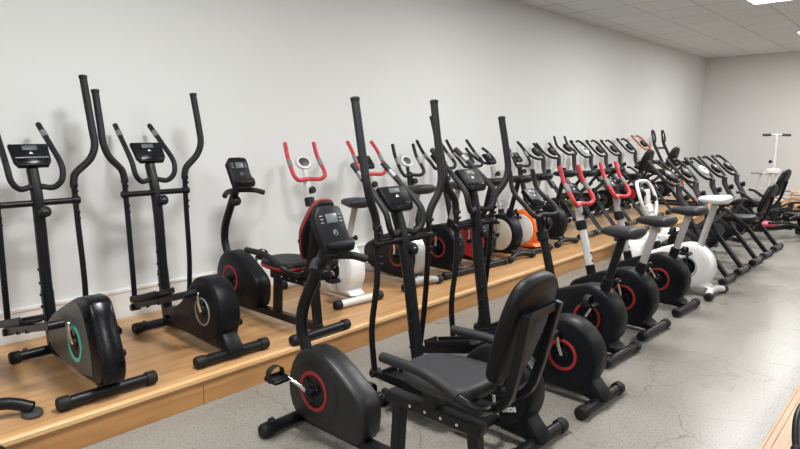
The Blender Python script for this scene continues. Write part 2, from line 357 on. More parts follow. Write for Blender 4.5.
def console_r(p, c, tilt=62, w=.175, h=.19):
    a = R(tilt); N = Vector((-sin(a), 0, cos(a))); U = Vector((cos(a), 0, sin(a))); Y = Vector((0, -1, 0)); c = Vector(c)
    mp = lambda x, y, o: tuple(c + Y * x + U * y + N * o)
    out = [(-w * .5, h * .5), (w * .34, h * .5), (w * .46, h * .4), (w * .44, -h * .18), (w * .56, -h * .22), (w * .56, -h * .42), (w * .46, -h * .5), (-w * .42, -h * .5), (-w * .46, -h * .3)]
    k = MB().slab(out, .022, .010, 1, mp).build('console', 'black_plastic', p)
    MB().slab([(-w * .42, -h * .26), (w * .5, -h * .26), (w * .46, -h * .45), (-w * .36, -h * .45)], .022, .01, 1, mp, .02).build('button_panel', 'black_plastic', k)
    MB().slab([(-w * .16, h * .12), (w * .2, h * .12), (w * .2, h * .32), (-w * .16, h * .32)], .002, .001, 0, mp, .0225).build('screen', 'lcd', k)
    g = MB()
    for yy in (.14, .21, .28):
        for xx in (-.3, .3): MB().slab([(w * xx - .009, h * yy), (w * xx + .009, h * yy), (w * xx + .009, h * yy + .004), (w * xx - .009, h * yy + .004)], .001, .0003, 0, mp, .0225).build('button', 'print_grey', k, 0)
    lc = (w * .02, -h * .08); rr = .013
    for q in range(10):
        a0, a1 = 2 * pi * q / 10, 2 * pi * (q + 1) / 10
        g.tube([mp(lc[0] + rr * cos(a0), lc[1] + rr * sin(a0), .0235), mp(lc[0] + rr * cos(a1), lc[1] + rr * sin(a1), .0235)], .001, n=4, sm=1, dome=False)
    for q in ((-.8, -.6, 0, 1.0), (0, 1.0, .8, -.6), (-.45, .1, .45, .1)):
        g.tube([mp(lc[0] + rr * q[0], lc[1] + rr * q[1], .0235), mp(lc[0] + rr * q[2], lc[1] + rr * q[3], .0235)], .001, n=4, sm=1, dome=False)
    g.build('logo', 'print_grey', k, 0)
    return k
def sensor(p, a, b, r, m='sensor_grey'):
    return MB().tube([a, b], r, n=12, sm=1).build('pulse_sensor', m, p)
def crank_set(p, cx, cz, y, th, L=.13, m='chrome', side=1, pedal=True, hub='black_plastic', bend=.0):
    """crank arm on one side with pedal"""
    s = side; ex, ez = cx + L * cos(th), cz + L * sin(th)
    mid = (cx + L * .5 * cos(th) + bend * sin(th), y * s + s * .018, cz + L * .5 * sin(th) - bend * cos(th))
    k = MB().tube([(cx, (y + .012) * s, cz), mid, (ex, (y + .04) * s, ez)], .010, n=10, sm=4, up=(0, 1, 0)).build('crank', m, p)
    MB().lathe((cx, (y - .03) * s, cz), (0, s, 0), [(0, .024), (.05, .022), (.055, .012), (.056, .001)], 18).build('crank_hub', hub, k)
    if pedal:
        q = MB()
        a = R(15); 
        q.box((ex, (y + .09) * s, ez), (.095, .085, .022), .006)
        q.box((ex + .03, (y + .09) * s, ez + .012), (.012, .085, .012), .003); q.box((ex - .03, (y + .09) * s, ez + .012), (.012, .085, .012), .003)
        q.cyl((ex, (y + .035) * s, ez), (ex, (y + .135) * s, ez), .011, 12)
        pd = q.build('pedal', 'black_plastic', k)
        MB().tube([(ex + .01, (y + .05) * s, ez + .008), (ex + .01, (y + .055) * s, ez + .045), (ex + .01, (y + .09) * s, ez + .062), (ex + .01, (y + .125) * s, ez + .045), (ex + .01, (y + .13) * s, ez + .008)], .020, n=8, flat=.12, up=(1, 0, 0), sm=4).build('pedal_strap', 'rubber', pd)
    return k
def side_ring(p, cx, cz, w, ro, ri, m, both=True):
    for s in ((1, -1) if both else (1,)):
        MB().ring((cx, s * (w - .002), cz), (0, s, 0), ro, ri, .006).build('trim_ring', m, p)
        MB().lathe((cx, s * (w - .002), cz), (0, s, 0), [(0, ri * .98), (.003, ri * .96), (.004, ri * .5), (.010, ri * .45), (.012, .02), (.0121, .001)], 30).build('hub_cover', 'gloss_black', p)

DRUM = [(.30, .06), (.42, .07)] + [(.66, .10), (.68, .17), (.50, .24)] + arc_pts(.205, .255, .205, 38, 215, 12) + [(.04, .10), (.03, .06)]
WEDGE = [(.64, .10), (.69, .20), (.64, .30), (.36, .42), (.17, .495), (.05, .50), (.01, .47), (-.09, .24), (-.11, .17), (-.07, .075), (.3, .06)]
UDRUM = [(.36, .055), (.60, .10), (.67, .20), (.66, .29), (.56, .345), (.44, .40)] + arc_pts(.21, .25, .215, 62, 222, 11) + [(.03, .10), (-.01, .06)]
RHOUS = [(1.07, .07), (1.13, .14), (1.14, .26), (1.09, .38), (1.0, .445), (.87, .44), (.73, .36), (.61, .28), (.60, .20), (.62, .09), (.68, .06)]

def elliptical(x, y, z, ang, label, ring='ring_red', style='drum', th=100, phase=4, dots=False, text=False, group='elliptical trainers', name='elliptical_trainer', straight=False, armb=.09, hw=.20, pz=.90, tz=1.60, cdx=0.0, cdz=0.0, mb=0.0):
    t = thing(name, (x, y, z), R(90 + ang), label, 'elliptical trainer', group)
    stabilizer(t, 0, .47); stabilizer(t, .84, .44, wheels=True)
    # base beam
    b = MB(); b.tube([(0, 0, .045), (.12, 0, .065), (.6, 0, .065), (.84, 0, .045)], .026, rect=True, sm=3)
    b.tube([(.80 - mb, 0, .05), (.825 - mb * .9, 0, .2), (.845 - mb * .72, 0, .40)], .030, rect=True, sm=1, flat=.8); b.build('base_frame', 'black_metal', t)
    mast = MB().tube([(.815 - mb, 0, .10), (.845 - mb * .65, 0, .45), (.855 - mb * .25, 0, .72), (.885 + cdx * .6, 0, .93 + cdz * .6), (.945 + cdx, 0, 1.10 + cdz)], .031, flat=1.15, n=14, sm=6).build('mast', 'black_metal', t)
    for zz in (.30, .37, .44, .52): bolt(mast, (.84 - mb * .75, .027, zz), (0, 1, 0), .009, 'black_metal', .012)
    MB().tube([(.60, 0, .16), (.80, 0, .12)], .03, rect=True, sm=1).build('front_bracket', 'black_metal', t)
    W = .066 if style == 'drum' else .056; cx, cz = (.20, .255) if style == 'drum' else (.24, .235)
    out = DRUM if style == 'drum' else WEDGE
    h = MB().slab(out, W, .016, 2 if style == 'drum' else 1).build('housing', 'black_plastic' if style == 'drum' else 'gloss_black', t)
    if style == 'drum':
        MB().prism(arc_pts(cx, cz, .180, 0, 354, 59), [(-W - .006, .01), (-W - .004, 0), (W + .004, 0), (W + .006, .01)]).build('drum_cover', 'black_plastic', h)
        if ring: side_ring(h, cx, cz, W + .007, .088 if ring != 'silver' else .085, .070 if ring != 'silver' else .076, ring)
        MB().slab([(-.045, .045), (.18, .05), (.16, .2), (.05, .17), (-.04, .075)], .05, .01).build('foot_block', 'black_plastic', h)
    else:
        W = W
        pn = [(.62, .09), (.675, .20), (.63, .29), (.36, .405), (.20, .465), (.12, .44), (.03, .20), (.04, .085)]
        for s in (1, -1): MB().slab(pn, .006, .003, 1, None, s * (W + .001)).build('side_panel', 'side_grey', h)
        side_ring(h, cx, cz, W + .008, .098, .078, ring)
    if text:
        fc = bpy.data.curves.new('brand_mark', 'FONT'); fc.body = 'vmos'; fc.size = .046; fc.extrude = .001; fc.offset = .0012
        to = bpy.data.objects.new('tmp', fc); COL.objects.link(to); dg = bpy.context.evaluated_depsgraph_get()
        me = bpy.data.meshes.new_from_object(to.evaluated_get(dg)); COL.objects.unlink(to); bpy.data.objects.remove(to)
        me.materials.clear(); me.materials.append(MAT['print_white']); tm = bpy.data.objects.new('brand_mark', me); COL.objects.link(tm); tm.parent = h
        # reads along -x when seen from the left side
        tm.matrix_local = Matrix.Translation((.165, W + .009, .15)) @ Matrix.Rotation(R(18), 4, 'Y') @ Matrix.Rotation(pi, 4, 'Z') @ Matrix.Rotation(pi / 2, 4, 'X')
        tm['label'] = 'white brand lettering on black housing'
    # console + fixed grips
    console_e(t, (.945 + cdx, 0, 1.165 + cdz), 52, .20, .15, dots)
    gl = lambda q: [(.90, q * .02, .995), (.88, q * .085, .985), (.865, q * .128, 1.03), (.885, q * .138, 1.11), (1.01, q * .128, 1.22), (1.17, q * .115, 1.35)]
    gl0 = gl; gl = lambda q: [(a_ + cdx, b_, c_ + cdz) for a_, b_, c_ in gl0(q)]
    gb = MB().tube(gl(-1), .0165, n=12).tube(gl(1), .0165, n=12).build('fixed_handlebar', 'foam', t)
    for s in (-1, 1): sensor(gb, (1.07 + cdx, s * .123, 1.27 + cdz), (1.115 + cdx, s * .120, 1.307 + cdz), .0185)
    knob(t, (.840, -.012, pz - .055), (-1, -.15, .25))
    # crossbar
    cb = MB().tube([(.865, -hw - .025, pz), (.865, hw + .025, pz)], .0185, n=14, sm=1).build('crossbar', 'black_metal', t)
    for s in (-1, 1):
        a = R(phase) * s
        def rp(px, py, zz):
            dx, dz = px - .865, zz - .93; dp = (pz - .93) * min(1, zz / .9)
            return (.865 + dx * cos(a) - dz * sin(a), (py - .20 + hw) * s, .93 + dp + dx * sin(a) + dz * cos(a))
        low = [rp(.865, .20, .96), rp(.860, .20, .80), rp(.848, .203, .45), rp(.86, .20, .19)] if not straight else [rp(.865, .20, .96), rp(.87, .205, .72), rp(.90, .225, .45), rp(.91, .205, .17)]
        arm = T(t, 'swing_arm', 'black_metal', [rp(.866, .20, 1.03)] + low, .0165, n=12)
        MB().tube([rp(.866, .20, 1.00), rp(.866, .20, 1.04), rp(.862, .215, 1.09), rp(.850, .20 + armb * .75, 1.17), rp(.848, .20 + armb, 1.25), rp(.868, .20 + armb, 1.36), rp(.92, .20 + armb * .95, tz - pz + .93)], .0215, n=12).build('grip', 'foam', arm)
        ca = rp(.92, .20 + armb * .95, tz - pz + .932); MB().lathe((ca[0] - .002, ca[1], ca[2] - .012), (.08, 0, 1), [(0, .022), (.012, .025), (.02, .022), (.024, .008)], 14).build('grip_cap', 'rubber', arm)
        MB().cyl(rp(.865, .18, .93), rp(.865, .225, .93), .023, 16).build('pivot_sleeve', 'black_metal', arm)
        for zz in (1.02, .985, .86, .82): bolt(arm, rp(.850, .20, zz), (-1, -.5, 0), .009, 'black_metal', .016)
        # pedal rail
        pb = Vector(rp(.86 if not straight else .91, .20, .19)); tc = R(th if s > 0 else th + 180); cr = .125
        ce = Vector((cx + cr * cos(tc), s * (hw - .035), cz + cr * sin(tc)))
        fr = pb + Vector((0, 0, -.005)); rr = ce
        ra = MB(); ra.tube([fr + Vector((.03, 0, 0)), rr], .017, rect=True, sm=1, flat=1.2)
        rail = ra.build('pedal_rail', 'black_metal', t)
        MB().cyl(fr + Vector((0, -.03 * s, 0)), fr + Vector((0, .03 * s, 0)), .022, 14).build('joint', 'black_metal', rail)
        MB().cyl(rr + Vector((0, -.055 * s, 0)), rr + Vector((0, .025 * s, 0)), .021, 16).build('joint', 'black_metal', rail)
        # foot plate
        d = (rr - fr); ln = d.length; d.normalize(); up_ = Vector((0, s, 0)).cross(d) * (-s); 
        if up_.z < 0: up_ = -up_
        o = fr + d * (ln * .42) + up_ * .035 + Vector((0, s * .01, 0)); Yv = Vector((0, 1, 0))
        mp = lambda A, B, O: tuple(o + d * A + Yv * B + up_ * O)
        fp = MB().slab([(-.19, -.055), (.17, -.06), (.19, 0), (.17, .06), (-.19, .055), (-.21, 0)], .010, .006, 1, mp).build('foot_plate', 'black_plastic', t)
        rm = MB()
        for q in (-1, 1): rm.slab([(-.18, q * .055 - .006), (.16, q * .055 - .006), (.16, q * .055 + .006), (-.18, q * .055 + .006)], .017, .004, 0, mp, .012)
        rm.slab([(-.20, -.05), (-.185, -.05), (-.185, .05), (-.20, .05)], .02, .004, 0, mp, .016)
        rm.build('foot_rim', 'black_plastic', fp)
        for q in (-.09, .06): 
            c0 = o + d * q - up_ * .035; bolt(fp, c0, -up_, .011, 'black_metal', .022)
        # crank
        k = MB().tube([(cx, s * (W + .012), cz), (cx + cr * .5 * cos(tc), s * (W + .03), cz + cr * .5 * sin(tc)), (ce.x, s * (W + .035), ce.z)], .0115, n=10, sm=3).build('crank', 'chrome', t)
    return t

def pad(out, thick, mp, bev=.018, ch=2): return MB().prism(out, [(0, bev), (bev * .4, bev * .3), (bev, 0), (thick - bev, 0), (thick - bev * .4, bev * .3), (thick - bev * .1, bev * .8), (thick, bev * 2)], mp, ch)

def recumbent(x, y, z, ang, label, sh=0.0, sz=0.0, hmat='black_plastic', red=False, backstyle='round', piping=False, th=150, group='recumbent bikes'):
    t = thing('recumbent_exercise_bike', (x, y, z), R(90 + ang), label, 'exercise bike', group)
    stabilizer(t, 0, .47); stabilizer(t, 1.13, .46, wheels=True)
    W = .062
    b = MB(); b.tube([(0, 0, .06), (1.1, 0, .06)], .026, rect=True, sm=1, flat=1.0); b.tube([(1.12, 0, .035), (1.0, 0, .10)], .026, rect=True, sm=1); b.build('base_frame', 'black_metal', t)
    h = MB().slab(RHOUS, W, .016, 1).build('housing', hmat, t)
    MB().prism(arc_pts(.925, .25, .155, 0, 354, 50), [(-W - .004, .006), (-W - .003, 0), (W + .003, 0), (W + .004, .006)]).build('disc_cover', hmat, h)
    side_ring(h, .935, .245, W + .005, .098, .080, 'ring_red')
    crank_set(t, .935, .245, W + .02, R(th), .15, side=1); crank_set(t, .935, .245, W + .02, R(th + 180), .15, side=-1)
    mast = MB().tube([(1.05, 0, .38), (1.095, 0, .50), (1.075, 0, .62), (.985, 0, .78), (.90, 0, .92)], .028, n=14, flat=1.1, sm=6).build('mast', 'black_metal', t)
    console_r(t, (.865, 0, 1.015), 66, .18, .225)
    hb = MB().tube([(.80, .165, .865), (.85, .11, .885), (.89, .02, .89), (.89, -.02, .89), (.85, -.11, .885), (.80, -.165, .865)], .0185, n=12).build('handlebar', 'foam', t)
    knob(t, (.955, .0, .80), (-1, .0, .3), .036, .05)
    # seat rail and posts
    f = MB(); f.tube([(.50, 0, .345), (.02, 0, .345)], .028, rect=True, sm=1, flat=1)
    f.tube([(.44, 0, .34), (.46, 0, .06)], .027, rect=True, sm=1, flat=.9); f.tube([(.06, 0, .34), (.03, 0, .06)], .027, rect=True, sm=1, flat=.9); f.build('seat_frame', 'black_metal', t)
    for xx in (.12, .2, .28, .36): bolt(t, (xx, .028, .345), (0, 1, 0), .007)
    MB().tube([(.26, 0, .35), (.26, 0, .41 + sz)], .035, rect=True, sm=1).build('seat_bracket', 'black_metal', t)
    sm = 'vinyl' if backstyle == 'round' else 'vinyl_black'
    out = [(.50, -.10), (.52, 0), (.50, .10), (.40, .165), (.20, .18), (.06, .165), (.03, .08), (.03, -.08), (.06, -.165), (.20, -.18), (.40, -.165)]
    mp = lambda A, B, O: (A * .77 + .04 - sh, B * .9, .405 + sz + O)
    st = pad(out, .058, mp, .02, 2).build('seat', sm, t)
    if piping: MB().prism([(q[0] * 1.01, q[1] * 1.01) for q in out], [(.012, 0), (.024, -.004), (.03, 0)], mp, 2).build('piping', 'ring_red', st)
    # backrest
    a = R(72); U = Vector((-cos(a), 0, sin(a))); N = Vector((sin(a), 0, cos(a))); c = Vector((-.02 - sh, 0, .49 + sz))
    mpb = lambda A, B, O: tuple(c + Vector((0, 1, 0)) * A * .84 + U * B * .83 + N * O * .9)
    if backstyle == 'round': ob = [(-.10, 0), (.10, 0), (.14, .04), (.165, .2), (.175, .34), (.15, .46), (.08, .505), (-.08, .505), (-.15, .46), (-.175, .34), (-.165, .2), (-.14, .04)]
    else: ob = [(-.07, 0), (.07, 0), (.12, .05), (.165, .22), (.155, .30), (.10, .45), (.05, .485), (-.05, .485), (-.10, .45), (-.155, .30), (-.165, .22), (-.12, .05)]
    bk = pad(ob, .06, mpb, .02, 2).build('backrest', 'vinyl_black', t)
    if piping: MB().prism([(q[0] * 1.03, .245 + (q[1] - .245) * 1.03) for q in ob], [(.018, .004), (.022, 0), (.034, 0), (.038, .004)], mpb, 2).build('piping', 'ring_red', bk)
    br = MB()
    for s in (-1, 1): br.tube([(.30, s * .075, .395 + sz), (.0 - sh, s * .075, .405 + sz), (-.07 - sh, s * .08, .48 + sz), tuple(c + Vector((0, s * .10, 0)) + U * .32 - N * .025)], .016, rect=True, sm=3)
    br.tube([tuple(c + Vector((0, -.11, 0)) + U * .30 - N * .02), tuple(c + Vector((0, .11, 0)) + U * .30 - N * .02)], .014, rect=True, sm=1)
    br.build('backrest_bracket', 'black_metal', t)
    # side handles
    for s in (-1, 1):
        hnd = T(t, 'side_handle', 'black_metal', [(.0 - sh, 0, .40 + sz), (.0 - sh, s * .12, .41 + sz), (-.01 - sh, s * .19, .44 + sz), (.04 - sh, s * .222, .475 + sz), (.15 - sh, s * .225, .515 + sz)], .0155, n=12)
        MB().tube([(.045 - sh, s * .223, .478 + sz), (.12 - sh, s * .227, .51 + sz), (.22 - sh, s * .225, .53 + sz), (.41 - sh, s * .218, .53 + sz)], .0195, n=12).build('grip', 'foam', hnd)
    return t

def saddle(p, x, z, m='vinyl'):
    """bicycle-type saddle: wide rear, narrow nose pointing +x"""
    n = 11; rings = []
    for i in range(n):
        u = i / (n - 1); xx = x - .13 + .27 * u
        hw = .105 * (1 - u) ** .9 * 1.0 + .028 if u > .15 else .085 + .04 * math.sqrt(u / .15)
        hw = min(hw, .118) * (1 if u < .95 else .8); zc = z + .012 * (1 - 2 * u) ** 2 * (1 if u < .5 else -.3)
        th_ = (.022 + .018 * min(1, 2 * (1 - u))) * (1 if 0 < i < n - 1 else .55)
        rings.append([(xx, hw * cos(2 * pi * j / 20) * (1 if 0 < i < n - 1 else .7), zc + th_ * (abs(sin(2 * pi * j / 20)) ** .8) * (1 if sin(2 * pi * j / 20) > 0 else -1)) for j in range(20)])
    s = MB().rings(rings).build('saddle', m, p, 1.2)
    MB().cyl((x, 0, z - .055), (x, 0, z - .02), .02, 14).build('saddle_clamp', 'black_metal', s)
    return s
HANDLES = {
    'ring': [(.58, 0, .74), (.585, .07, .755), (.61, .15, .85), (.65, .165, .97), (.70, .12, 1.07), (.72, 0, 1.085)],
    'U':    [(.63, 0, .905), (.605, .10, .90), (.60, .145, .925), (.625, .155, .97), (.70, .145, 1.08), (.745, .14, 1.20)],
    'tall': [(.63, 0, .90), (.605, .11, .895), (.60, .15, .92), (.62, .16, .97), (.70, .15, 1.09), (.79, .14, 1.19)],
    'fwd':  [(.63, 0, .885), (.60, .10, .88), (.60, .155, .90), (.66, .165, .96), (.77, .15, 1.05), (.81, .14, 1.19)],
    'flat': [(.68, 0, .95), (.70, .10, .96), (.76, .15, 1.00), (.86, .17, 1.07), (.93, .15, 1.12)],
    'wide': [(.64, 0, .92), (.62, .14, .92), (.64, .18, .97), (.76, .18, 1.08), (.86, .17, 1.20)],
}
def upright(x, y, z, ang, label, body='black_plastic', ring='ring_red', mast='black_metal', post='black_metal', handle='U', hm='foam', seat='vinyl', disc=None,
            stab='black_metal', console='e', sleeve=True, th=100, seatz=.83, hz=0, shell=None, name='upright_exercise_bike', group='upright bikes', noseat=False, wide=.072, capm=None, mast_mid='black_metal', curved=False, crank='chrome', sens=True):
    t = thing(name, (x, y, z), R(90 + ang), label, 'exercise bike', group)
    stabilizer(t, 0, .46, stab, curve=(-.03 if curved else 0), capm=capm); stabilizer(t, .78, .40, stab, wheels=True, capm=capm)
    W = wide
    b = MB()
    if curved: b.tube([(-.0, 0, .055), (.06, 0, .075), (.16, 0, .085), (.3, 0, .06), (.76, 0, .05)], .028, n=12)
    else: b.tube([(0, 0, .045), (.10, 0, .06), (.66, 0, .06), (.78, 0, .04)], .026, rect=True, sm=3)
    b.build('base_frame', stab, t)
    h = MB().slab(UDRUM, W, .018, 2).build('housing', body, t)
    if shell: MB().prism([(p_[0] * 1.03 - .006, p_[1] * 1.03 - .002) for p_ in arc_pts(.21, .25, .222, 75, 228, 16) + [(.05, .12), (.2, .2)]], [(-W * .85, .006), (-W * .7, 0), (W * .7, 0), (W * .85, .006)]).build('rear_shell', shell, h)
    if disc:
        for s in (1, -1): MB().lathe((.21, s * (W - .002), .25), (0, s, 0), [(0, .165), (.005, .163), (.009, .15), (.0095, .001)], 36).build('disc_cover', disc, h)
    else:
        MB().prism(arc_pts(.21, .25, .180, 0, 354, 50), [(-W - .004, .006), (-W - .003, 0), (W + .003, 0), (W + .004, .006)]).build('drum_cover', body, h)
        side_ring(h, .215, .25, W + .005, .095, .078, ring)
    crank_set(t, .215, .25, W + .02, R(th), .14, side=1, m=crank); crank_set(t, .215, .25, W + .02, R(th + 180), .14, side=-1, m=crank)
    m = MB().tube([(.50, 0, .33), (.535, 0, .45), (.585, 0, .64), (.63, 0, .79), (.655, 0, .92)], .030, n=14, sm=4).build('mast', mast, t)
    MB().tube([(.495, 0, .31), (.53, 0, .44)], .036, n=14, sm=1).build('mast_sleeve', 'black_plastic', m)
    MB().tube([(.605, 0, .70), (.628, 0, .775)], .042, n=14, sm=1).build('mast_collar', mast_mid, m)
    for zz, xx in ((.47, .541), (.53, .556)): bolt(m, (xx - .028, 0, zz), (-1, 0, .2), .009, 'black_metal', .008)
    pts = HANDLES[handle]; pts = [(a, b_, c + hz) for a, b_, c in pts]
    full = [(a, -b_, c) for a, b_, c in reversed(pts[1:])] + pts
    hb = MB().tube(full, .0165, n=12).build('handlebar', hm, t)
    for s in (-1, 1):
        p1, p2 = Vector(pts[-3]), Vector(pts[-2]); q1, q2 = p1.lerp(p2, .3), p1.lerp(p2, .85)
        q1.y *= s; q2.y *= s
        if sens: sensor(hb, q1, q2, .0190)
    if console == 'e': console_e(t, (.70, 0, 1.0 + hz), 45, .15, .14)
    elif console == 'oval':
        a = R(55); N = Vector((-sin(a), 0, cos(a))); U = Vector((cos(a), 0, sin(a))); c = Vector((.70, 0, 1.03 + hz)); mp = lambda A, B, O: tuple(c + Vector((0, A, 0)) + U * B + N * O)
        k = MB().slab([(.07 * cos(q * pi / 8), .06 * sin(q * pi / 8)) for q in range(16)], .018, .01, 0, mp).build('console', 'white_plastic', t)
        MB().slab([(.05 * cos(q * pi / 8), .042 * sin(q * pi / 8)) for q in range(16)], .003, .001, 0, mp, .018).build('screen', 'dark_grey', k)
        MB().tube([(.66, 0, .90 + hz), (.69, 0, 1.01 + hz)], .018, sm=1).build('console_stem', mast, t)
    knob(t, (.605, 0, .83), (-1, 0, .3), .028, .045, False)
    if not noseat:
        sp = MB().tube([(.145, 0, .40), (.035, 0, seatz - .03)], .021, n=14, sm=1, flat=1.3).build('seat_post', post, t)
        if sleeve: MB().tube([(.165, 0, .34), (.115, 0, .52)], .031, n=14, sm=1, flat=1.2).build('post_sleeve', 'black_plastic', sp)
        saddle(t, .04, seatz, seat)
        MB().lathe((.10, -.02, .50), (-.8, -.4, .1), [(0, .01), (.02, .01), (.022, .02), (.04, .02), (.042, .01)], 14).build('adjust_knob', 'black_plastic', sp)
    return t

def xbike(x, y, z, ang, label, frame='black_metal', front='charcoal', seat='vinyl_black', handle='loop', back=False, body='black_plastic', ring=None, cons='black_plastic', hm='foam', hz=0, seatz=.80, stab='dark_grey', group='folding bikes', name='folding_exercise_bike', mx=0.0, twin=False):
    t = thing(name, (x, y, z), R(90 + ang), label, 'exercise bike', group)
    stabilizer(t, 0, .36, stab, r=.030); stabilizer(t, .78, .38, stab, r=.027, wheels=True)
    # long post: rear foot up to handlebar
    if twin:
        mb = MB()
        for s in (-1, 1): mb.tube([(.0, s * .028, .05), (.30 - mx * .4, s * .028, .40), (.53 - mx * .8, s * .028, .68)], .014, sm=1)
        mb.build('rear_leg', frame, t)
    else:
        T(t, 'rear_leg', frame, [(.0, 0, .05), (.27, 0, .38), (.55 - mx * .8, 0, .68)], .026, rect=True, sm=1, flat=.8)
    m = T(t, 'mast', front, [(.49 - mx * .8, 0, .60), (.58 - mx, 0, .72), (.635 - mx, 0, .82), (.65 - mx, 0, .92 + hz), (.655 - mx, 0, 1.0 + hz)], .027, n=14, flat=1.15)
    T(t, 'front_leg', front, [(.78, 0, .05), (.45, 0, .40), (.16, 0, .66)], .022, rect=True, sm=1, flat=.9)
    if seat: T(t, 'seat_post', frame, [(.24, 0, .58), (.08, 0, seatz - .03)], .019, sm=1)
    h = MB().slab([(.42 + .17 * cos(q * pi / 8), .34 + .14 * sin(q * pi / 8)) for q in range(16)], .055, .015, 0).build('housing', body, t)
    MB().lathe((.42, .052, .34), (0, 1, 0), [(0, .09), (.006, .085), (.007, .01)], 24).build('disc_cover', ring or 'dark_grey', h)
    crank_set(t, .42, .34, .07, R(60), .13, side=1, m='chrome'); crank_set(t, .42, .34, .07, R(240), .13, side=-1, m='chrome')
    if seat:
        if back:
            pad([(.15, -.10), (.17, 0), (.15, .10), (0, .17), (-.10, .16), (-.13, 0), (-.10, -.16), (0, -.17)], .06, lambda A, B, O: (A + .04, B, seatz - .03 + O), .02, 2).build('seat', seat, t)
            a = R(70); U = Vector((-cos(a), 0, sin(a))); N = Vector((sin(a), 0, cos(a))); c = Vector((-.14, 0, seatz + .06)); mp = lambda A, B, O: tuple(c + Vector((0, A, 0)) + U * B + N * O)
            pad([(-.10, 0), (.10, 0), (.15, .10), (.15, .22), (.09, .32), (-.09, .32), (-.15, .22), (-.15, .10)], .05, mp, .018, 2).build('backrest', seat, t)
            T(t, 'backrest_bracket', frame, [(.10, 0, seatz - .05), (-.10, 0, seatz - .04), (-.17, 0, seatz + .05), (-.22, 0, seatz + .24)], .015)
            for s in (-1, 1): T(t, 'side_handle', 'foam', [(-.05, 0, seatz - .05), (-.05, s * .17, seatz - .05), (.0, s * .22, seatz + .0), (.14, s * .22, seatz + .10), (.20, s * .22, seatz + .11)], .015)
        else:
            saddle(t, .06, seatz, seat)
    if handle == 'loop':
        full = [(.67, 0, 1.00 + hz), (.68, .10, 1.00 + hz), (.74, .15, 1.05 + hz), (.86, .155, 1.17 + hz), (.93, .12, 1.225 + hz), (.93, .05, 1.215 + hz)]
    elif handle == 'horn':
        full = [(.67, 0, 1.00 + hz), (.68, .11, 1.00 + hz), (.73, .15, 1.04 + hz), (.84, .15, 1.12 + hz), (.90, .14, 1.25 + hz)]
    else:
        full = [(.66, 0, 1.0 + hz), (.70, .10, 1.01 + hz), (.78, .15, 1.06 + hz), (.92, .16, 1.20 + hz)]
    full = [(a_ - mx, b_, c_) for a_, b_, c_ in full]
    hb = MB().tube([(a, -b, c) for a, b, c in reversed(full[1:])] + full, .016, n=10).build('handlebar', hm, t)
    a = R(42); N = Vector((-sin(a), 0, cos(a))); U = Vector((cos(a), 0, sin(a))); c = Vector((.76 - mx, 0, 1.09 + hz)); mp = lambda A, B, O: tuple(c + Vector((0, A, 0)) + U * B + N * O)
    k = MB().slab([(.08 * cos(q * pi / 8), .075 * sin(q * pi / 8)) for q in range(16)], .018, .01, 0, mp).build('console', cons, t)
    MB().slab([(-.035, -.01), (.035, -.01), (.035, .035), (-.035, .035)], .002, .001, 0, mp, .018).build('screen', 'lcd', k)
    knob(t, (.60 - mx, 0, .80), (-1, 0, .2), .03, .05, False)
    return t

# ------------------------------------------------------------------ the row on the platform
P = PH
elliptical(1.11, 2.96, P, -1, 'black elliptical trainer with teal ring on grey wedge housing, leftmost on platform', 'teal', 'wedge', 100, 2, dots=True, tz=1.63, armb=.13, cdx=-.03, group=None)
elliptical(1.81, 2.96, P, -1, 'black elliptical trainer with silver ring on round housing, beside the teal-ringed one', 'silver', 'drum', 95, -2, armb=.115, tz=1.55, pz=.91, group=None)
recumbent(2.39, 2.86, P, 0, 'black recumbent bike on platform with red-piped seat and backrest', backstyle='shield', piping=True, th=300, sh=-.07, sz=.01, group=None)
upright(3.07, 3.22, P, -4, 'white upright exercise bike with red horn handlebar and white legs on platform', 'white_plastic', 'white_paint', 'white_paint', 'grey_paint', 'U', 'red_foam', 'vinyl', stab='white_paint', console='oval', hz=.02, mast_mid='black_metal', sleeve=False, th=200, seatz=.78)
upright(3.79, 3.22, P, -4, 'silver and black bike with red horn handlebar and curved silver foot on platform', 'black_plastic', 'ring_red', 'grey_paint', 'grey_paint', 'tall', 'red_foam', 'vinyl', stab='grey_paint', hz=.03, shell='silver', curved=True, capm='rubber', sleeve=False)
upright(4.33, 3.2, P, -3, 'black bike with red-ringed housing and small white-rimmed console on platform', 'black_plastic', 'ring_red', 'black_metal', 'grey_paint', 'U', 'foam', 'vinyl', console='oval', hz=-.01)
upright(4.82, 3.18, P, -3, 'black exercise bike with solid red disc on its flywheel cover', 'black_plastic', None, 'black_metal', 'black_metal', 'wide', 'foam', 'vinyl_black', disc='red', hz=.02)
upright(5.31, 3.18, P, -3, 'black exercise bike with cream disc on its flywheel cover', 'black_plastic', None, 'black_metal', 'black_metal', 'wide', 'foam', 'vinyl_black', disc='cream', hz=.02, curved=True)
upright(5.77, 3.2, P, -3, 'orange and white exercise bike with bent grey mast', 'orange', None, 'grey_paint', 'grey_paint', 'flat', 'foam', 'vinyl_black', disc='white_plastic', stab='black_metal')
upright(6.38, 3.22, P, -3, 'all black bike with short straight bars, between the orange bike and twin-leg folding bikes', 'black_plastic', 'dark_grey', 'black_metal', 'black_metal', 'tall', 'foam', 'vinyl_black', curved=True)
